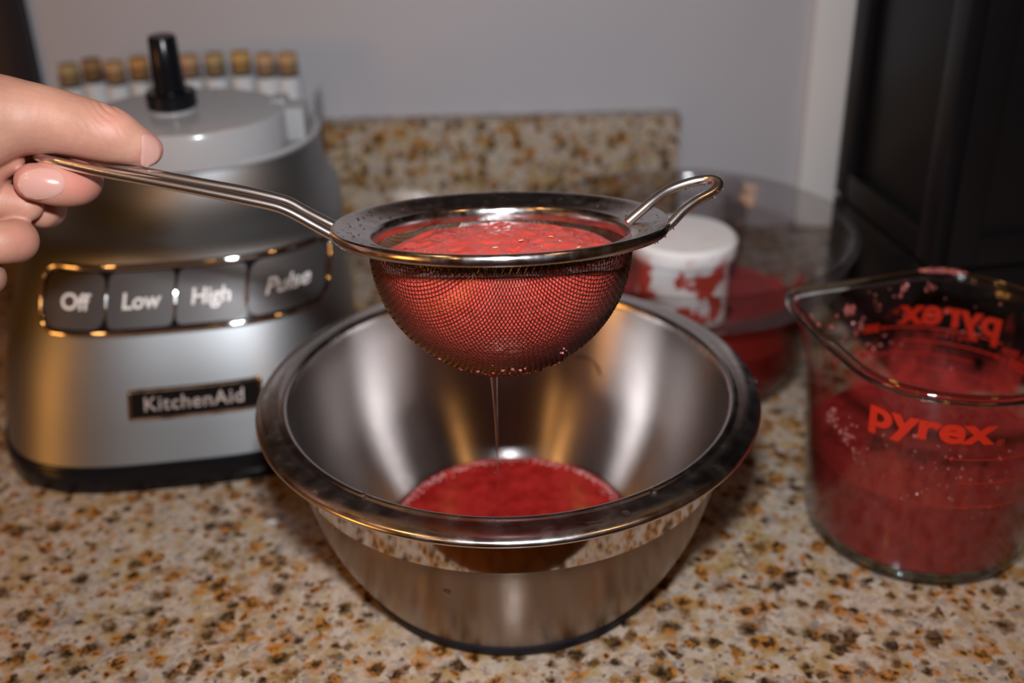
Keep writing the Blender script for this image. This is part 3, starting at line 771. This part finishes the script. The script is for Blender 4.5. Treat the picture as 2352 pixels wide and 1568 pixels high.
# rolled rim of solid glass
rimpath = [((jr(.112, a)-.0018)*cos(a), (jr(.112, a)-.0018)*sin(a), jz(.1115, a)) for a in (2*PI*k/180 for k in range(180))]
obj('rim', *tube(rimpath, .0027, 14, closed=True), M['rim_glass'], jg)
# heavy glass foot
obj('glass_foot', *tube([((jr(.004, a)-.0035)*cos(a), (jr(.004, a)-.0035)*sin(a), .0035) for a in (2*PI*k/120 for k in range(120))], .0030, 10, closed=True), M['rim_glass'], jg)
ha = math.radians(-34)
hp = [(.059, .098), (.075, .101), (.092, .096), (.098, .080), (.096, .055), (.086, .034), (.068, .027), (.0565, .028)]
P = [Vector((r*cos(ha), r*sin(ha), z)) for r, z in spline(hp, 6)]
obj('handle', *tube(P, .0075, 14, flat=.62), M['glass'], jg)
JL = .0505
# red print wrapped outside the wall: t = azimuth
def jw(a, z, d=.00025):
    r = jr(z, a)+d; return Vector((r*cos(a), r*sin(a), z))
def jtext(s, size, az, z, bold=0, spacing=1.0, sxm=1.0, shear=0):
    tg = text_geo(s, size, bold, 0, shear, spacing)
    return [jw(math.radians(az)+x*sxm/.0625, z+y) for x, y, q in tg[0]], tg[1]
def jline(a0, a1, z, wd=.00042):
    V, F = [], []; k = 24
    for i in range(k+1):
        a = math.radians(a0+(a1-a0)*i/k); V += [jw(a, z-wd), jw(a, z+wd)]
    for i in range(k): F.append((2*i, 2*i+1, 2*i+3, 2*i+2))
    return V, F
def jarrow(az, z, s, dirn):
    a = math.radians(az); return [jw(a, z-s), jw(a, z+s), jw(a+dirn*s*1.7/.0625, z)], [(0, 1, 2)]
def pt(g, lab=None):
    o = obj('red_print', *g, M['red_print'], jg, smooth=False)
    if lab: o['label'] = lab
pt(jtext('pyrex', .0205, 65.5, .0903, .0007, 1.03, 1.06), 'large red lettering pyrex on the far side')
pt(jtext('®', .005, 91.5, .0905))
pt(jtext('pyrex', .0195, -113.0, .0945, .0007, 1.03, 1.16), 'large red lettering pyrex on the near side')
pt(jtext('®', .005, -84.5, .0885))
pt(join(jline(40, 97, .0818), jarrow(97, .0818, .0013, 1)))
pt(jtext('500', .0062, 103.5, .0818, .00035)); pt(jtext('ml', .0045, 110, .0816))
pt(jtext('METRIC', .0050, 64, .0785, 0, 1.15))
pt(join(jline(42, 87, .0742), jarrow(42, .0742, .0013, -1)))
pt(jtext('½ litre', .0056, 32.0, .0795, .0001)); pt(jtext('ml', .0050, 38.2, .0738)); pt(jtext('250', .0070, 29.5, .0735, .0004))
pt(join(jline(52, 99, .0668), jarrow(99, .0668, .0013, 1))); pt(jtext('400', .0055, 105, .0668, .0003))
pt(join(jline(43, 88, .0590), jarrow(43, .0590, .0013, -1))); pt(jtext('200 ml', .0055, 34, .0590, .0002))
pt(join(jline(-102, -60, .0795, .0002), jarrow(-102, .0795, .0011, -1)))
pt(jline(-98, -66, .0660, .00018)); pt(jline(-98, -60, .0520, .00018)); pt(jtext('1', .0040, -75, .0500)); pt(jtext('3', .0040, -66, .0500))
# juice and smears
V, F = [], []
rec = [(.0052, .0150), (.0056, .0050), (.010, .0019), (.02, .0019), (.035, .0019), (JL-.0003, .0019)]
for z, inn in rec:
    for k in range(n):
        a = 2*PI*k/n; r = jr(z, a, inn); V.append((r*cos(a), r*sin(a), z))
tops = [1, .985, .96, .8, .55, .3, .12]
for f in tops[1:]:
    for k in range(n):
        a = 2*PI*k/n; r = jr(JL, a, .0019)*f; V.append((r*cos(a), r*sin(a), JL-(.0006 if f < .97 else .0002)+.0005*noise.noise(Vector((r*cos(a), r*sin(a), 0))*160)*(f < .99)))
for i in range(len(rec)+len(tops)-2):
    for k in range(n): F.append((i*n+k, i*n+(k+1) % n, (i+1)*n+(k+1) % n, (i+1)*n+k))
F.append([(len(rec)+len(tops)-2)*n+k for k in range(n)]); F.append(list(range(n))[::-1])
jj = obj('red_juice', V, F, M['juice_jug'], loc=JC, label='cloudy red juice filling the lower half of the measuring jug', category='juice', kind='stuff')
V, F = jloft([(z, .0018) for z in (JL-.001, .056, .062, .07, .078, .086, .092, .098, .103)])
obj('juice_smears', V, F, M['film'], jg, kind='stuff')
# froth clumps and bubbles on the inside of the wall
cl = []
def clump(az, z, n_, spread, s0, s1):
    for i in range(n_):
        a = math.radians(az)+rng.normal(0, spread/.06); zz = z+rng.normal(0, spread*.8); zz = min(zz, .111)
        r = jr(zz, a, .0019+rng.uniform(0, .0004)); cl.append(blob((r*cos(a), r*sin(a), zz), rng.uniform(s0, s1), (1, 1, 1), 8, 6, .6))
for args in ((152, .107, 22, .0022, .0008, .0020), (146, .099, 12, .0022, .0006, .0014), (120, .097, 14, .0022, .0006, .0016), (112, .088, 8, .0022, .0005, .0012), (-160, .078, 16, .0022, .0007, .0018),
             (-150, .074, 12, .0022, .0005, .0015), (-145, .067, 10, .003, .0004, .0010), (-118, .087, 3, .0015, .0010, .0018), (90, .107, 10, .0022, .0004, .0012), (75, .106, 8, .002, .0004, .001), (103, .071, 8, .003, .0004, .0010), (130, .080, 14, .006, .0004, .0012)):
    clump(*args)
for i in range(70):
    az = rng.uniform(-150, -75); z = rng.uniform(.045, .085); clump(az, z, 1, .0005, .0003, .0008)
for i in range(50):
    az = rng.uniform(40, 140); z = rng.uniform(.06, .108); clump(az, z, 1, .0005, .0003, .0008)
obj('froth_clumps', *join(*cl), M['pulp_bit'], jg, kind='stuff', label='pink froth stuck inside the glass')
ps_ = []
for i in range(26):
    a = math.radians(rng.uniform(62, 84)); rr = jr(.112, a)-.0018
    ps_.append(blob((rr*cos(a), rr*sin(a), .1142), rng.uniform(.0008, .0019), (1.2, 1, .9), 8, 6, .6))
obj('rim_pulp', *join(*ps_), M['pulp_bit'], jg, kind='stuff', label='lump of pink pulp on the far rim')

# ================================================================== WATER DROPS on the bowl rim and wall
def drop(name, loc, nrm, r, sq, lab, group=None, m='water', cat='drop'):
    V, F = blob((0, 0, 0), r, sq, 16, 10, .15)
    o = obj(name, V, F, M[m], loc=loc, label=lab, category=cat)
    o.rotation_euler = Vector(nrm).to_track_quat('Z', 'Y').to_euler()
    if group: o['group'] = group
    return o
def rimpt(az, r, z): a = math.radians(az); return MB+Vector((r*cos(a), r*sin(a), z))
RD = [(203, .1062, .0990, .0024, 'large flat water drop on the rim beside the food processor'), (226, .1120, .0985, .0016, 'round water drop on the front rim below the food processor badge'),
      (2, .1148, .0962, .0024, 'bright water drop on the outer rim beside the clear bowl'), (-8, .1125, .0980, .0016, 'flat water drop on the rim just in front of the bright one'),
      (-66, .1100, .0990, .0022, 'water drop at the end of the wet trail on the front rim'), (-57, .1045, .1002, .0016, 'water drop on the inner bead of the front rim'),
      (-49, .1090, .0990, .0010, 'small water drop on the dark part of the front rim'), (-35, .1110, .0982, .0010, 'small water drop on the rim towards the jug'), (236, .1035, .1008, .0012, 'water drop on the inner bead below the food processor')]
for az, r, z, s, lab in RD:
    drop('water_drop', rimpt(az, r, z), (.05, 0, 1), s, (1, .8, .28), lab, 'water drops on the steel bowl')
for az, z, s, lab in ((-139, .0700, .0019, 'oval water drop on the bowl side under the rim'), (-143, .0800, .0013, 'small water drop above the oval one on the bowl side'), (-106, .0560, .0022, 'smeared water drop low on the brushed front of the bowl')):
    a = math.radians(az); rr = .0992 if z > .06 else .0965
    drop('water_drop', MB+Vector((rr*cos(a), rr*sin(a), z)), (cos(a), sin(a), .1), s, (.8, 1, .3), lab, 'water drops on the steel bowl')
# wet trail on the front rim
tp = [rimpt(az, .109+.0016*sin(az*.5), .09905) for az in np.linspace(-84, -66, 26)]
obj('wet_trail', *tube(tp, [.0004+.0004*abs(sin(i*.5)) for i in range(26)], 8, flat=.5), M['water'], label='wavy wet trail of water along the front rim', category='water')

# ================================================================== HAND
def sweep(pts, k=10, n=28):
    """pts: (px, py, depth, radius in px, flatten) -> closed round-ended tube"""
    S = spline([tuple(at(p[0], p[1], p[2]))+(p[3]*p[2]/FPX,) for p in pts], k)
    P = [Vector(s[:3]) for s in S]; Rr = [s[3] for s in S]
    t0 = (P[0]-P[1]).normalized(); t1 = (P[-1]-P[-2]).normalized()
    pre = [(P[0]+t0*Rr[0]*sin(q), Rr[0]*cos(q)) for q in np.linspace(1.45, .2, 6)]
    post = [(P[-1]+t1*Rr[-1]*sin(q), Rr[-1]*cos(q)) for q in np.linspace(.2, 1.45, 6)]
    allp = pre+list(zip(P, Rr))+post
    return tube([a for a, b in allp], [b for a, b in allp], n)
T = .4475
hand = []
# thumb: metacarpal, proximal, bent tip
hand.append(sweep([(-190, 300, .435, 150), (-90, 285, .440, 132), (0, 272, .444, 104), (60, 271, .446, 86), (120, 277, .447, 76), (180, 290, .4475, 70), (232, 303, .448, 67), (268, 315, .4495, 62), (298, 328, .452, 52), (322, 338, .455, 44), (334, 343, .457, 40)]))
# index finger: goes behind the rods, turns under them, tip points back at the palm
hand.append(sweep([(-160, 250, .475, 92), (-60, 255, .482, 78), (30, 290, .486, 62), (110, 345, .484, 54), (165, 385, .476, 51), (186, 412, .466, 50), (172, 424, .457, 49), (135, 424, .4515, 50), (100, 420, .449, 47), (76, 417, .448, 43)]))
# middle finger, curled
hand.append(sweep([(-200, 330, .475, 80), (-120, 370, .488, 62), (-20, 420, .492, 52), (70, 462, .488, 46), (110, 478, .478, 42), (98, 486, .468, 38)]))
hand.append(sweep([(-200, 440, .450, 60), (-110, 452, .452, 50), (-40, 458, .454, 43), (20, 464, .456, 41), (62, 472, .457, 37)]))
# ring and little finger, curled into the palm
hand.append(sweep([(-200, 470, .470, 75), (-120, 505, .475, 60), (-30, 535, .470, 54), (25, 550, .460, 53), (36, 553, .452, 50), (0, 556, .446, 50), (-60, 548, .444, 50), (-140, 530, .443, 55)]))
hand.append(sweep([(-200, 560, .462, 65), (-110, 610, .465, 52), (-40, 632, .458, 46), (-32, 640, .449, 40), (-70, 640, .443, 42), (-150, 610, .441, 50)]))
# palm and forearm
hand.append(sweep([(-150, 400, .452, 165), (-250, 420, .452, 185), (-360, 400, .448, 175), (-480, 380, .438, 150), (-620, 380, .42, 150), (-900, 400, .37, 190), (-1200, 430, .32, 240)]))
hand.append(sweep([(-230, 320, .470, 140), (-130, 300, .472, 100), (-60, 250, .474, 66)]))
hand.append(sweep([(-60, 372, .450, 62), (-10, 372, .450, 48), (22, 368, .451, 34)]))
V, F = fastjoin([([Vector(v) for v in g[0]], g[1]) for g in hand])
me = bpy.data.meshes.new('skin'); me.from_pydata([tuple(v) for v in V], [], F); me.update()
tmp = bpy.data.objects.new('skin_tmp', me); col.objects.link(tmp)
rm = tmp.modifiers.new('remesh', 'REMESH'); rm.mode = 'VOXEL'; rm.voxel_size = .0007
sm = tmp.modifiers.new('smooth', 'SMOOTH'); sm.factor = .5; sm.iterations = 7
dg = bpy.context.evaluated_depsgraph_get(); ev = tmp.evaluated_get(dg); m2 = bpy.data.meshes.new_from_object(ev, depsgraph=dg)
bpy.data.objects.remove(tmp)
# knuckle creases: shallow grooves across the thumb joint, gentle folds elsewhere
co = np.empty(len(m2.vertices)*3); m2.vertices.foreach_get('co', co); co = co.reshape(-1, 3)
no = np.array([v.normal for v in m2.vertices])
rv = co-np.array(CP); dep = rv@np.array(FW); pxs = 1176+FPX*(rv@np.array(R_))/dep; pys = 784-FPX*(rv@np.array(U_))/dep
w_ = np.exp(-((pxs-245)/48)**2)*np.exp(-((pys-262)/58)**2)*(dep < .475)
ph = 2*np.pi*(pxs-.24*(pys-262)+4*np.sin(pys/17.)+3*np.sin(pxs/13.+pys/29.))/(21+.05*(pys-262))
groove = np.clip(np.sin(ph), 0, 1)**1.5*(.55+.45*np.sin(pys/19.+pxs/31.))
disp = -w_*groove*.00060
w2 = np.exp(-((pxs-100)/60)**2)*(dep < .47)*(pys < 380)
disp += -w2*np.clip(np.sin(pxs/11.+pys/40.), 0, 1)**6*.00010
co += no*disp[:, None]
m2.vertices.foreach_set('co', co.ravel())
def g2(cx, cy, sx, sy): return np.exp(-((pxs-cx)/sx)**2-((pys-cy)/sy)**2)
flush = np.clip(.95*g2(345, 345, 34, 42)*(dep > .447)+.75*g2(180, 425, 60, 50)+.9*g2(60, 415, 45, 40)+.3*g2(262, 268, 42, 45)+.35*g2(60, 560, 60, 50)+.6*g2(150, 365, 70, 20), 0, 1)*(dep < .5)
at2 = m2.attributes.new('flush', 'FLOAT', 'POINT'); at2.data.foreach_set('value', flush.astype(np.float32))
m2.materials.clear(); m2.materials.append(M['skin']); m2.polygons.foreach_set('use_smooth', [True]*len(m2.polygons)); m2.update()
person = bpy.data.objects.new('person', m2); col.objects.link(person)
person['label'] = 'hand of a person pinching the strainer handle, thumb on top, fingers curled below'; person['category'] = 'person'
bvh = BVHTree.FromPolygons([tuple(c) for c in co], [tuple(p.vertices) for p in m2.polygons])
def nail(c, nrm, along, ln, wd, lab, m='nail'):
    """nail plate laid on the skin: c centre, nrm outward, along towards the free edge"""
    c = Vector(c); nrm = Vector(nrm).normalized(); al = Vector(along); al = (al-nrm*al.dot(nrm)).normalized(); sd_ = nrm.cross(al)
    V, F, NU, NV = [], [], 16, 12
    for i in range(NU+1):
        for j in range(NV+1):
            u = -1+2*i/NU; v = -1+2*j/NV
            # rounded-rectangle outline by squircle map
            uu = u*math.sqrt(1-.42*v*v); vv = v*math.sqrt(1-.42*u*u)
            a_, b_ = uu*ln/2/.76, vv*wd/2/.76
            h = bvh.ray_cast(c+al*a_+sd_*b_+nrm*.02, -nrm)
            hh = (h[0]-c).dot(nrm) if h[0] is not None else None
            V.append((a_, b_, hh, max(abs(u), abs(v))))
    h0 = [v[2] for v in V if v[0]**2+v[1]**2 < (.15*wd)**2 and v[2] is not None]; h0 = sum(h0)/len(h0)
    S = [v for v in V if v[2] is not None and abs(v[2]-h0) < .0035 and v[0]**2+v[1]**2 < (.5*wd)**2]
    Am = np.array([[1, v[0], v[1], v[0]**2, v[1]**2, v[0]*v[1]] for v in S]); cf = np.linalg.lstsq(Am, np.array([v[2] for v in S]), rcond=None)[0]
    P = [c+al*a_+sd_*b_+nrm*float(cf@np.array([1, a_, b_, a_*a_, b_*b_, a_*b_])) for a_, b_, q_, r_ in V]; W = NV+1
    top = [p+nrm*(.00040 if V[i][3] < .99 else .00012) for i, p in enumerate(P)]
    bot = [p-nrm*.0004 for p in P]; NN = len(P)
    for i in range(NU):
        for j in range(NV):
            F.append((i*W+j, (i+1)*W+j, (i+1)*W+j+1, i*W+j+1)); F.append((NN+i*W+j, NN+i*W+j+1, NN+(i+1)*W+j+1, NN+(i+1)*W+j))
    bd = [j for j in range(W)]+[i*W+NV for i in range(1, NU+1)]+[NU*W+j for j in range(NV-1, -1, -1)]+[i*W for i in range(NU-1, 0, -1)]
    for k in range(len(bd)):
        a, b = bd[k], bd[(k+1) % len(bd)]; F.append((a, b, NN+b, NN+a))
    return obj('fingernail', top+bot, F, M[m], person, label=lab)
toc = (CP-at(345, 345, .455)).normalized()
nail(at(354, 333, .450), toc*.55+R_*.75+U_*.45, R_*.55-U_*.8-toc*.1, .0090, .0070, 'thumb nail seen from its side')
nail(at(94, 420, .440), (CP-at(94, 420, .44)).normalized()+U_*.08-R_*.05, -R_*1.0-U_*.12, .0128, .0090, 'nail of the curled finger under the handle')
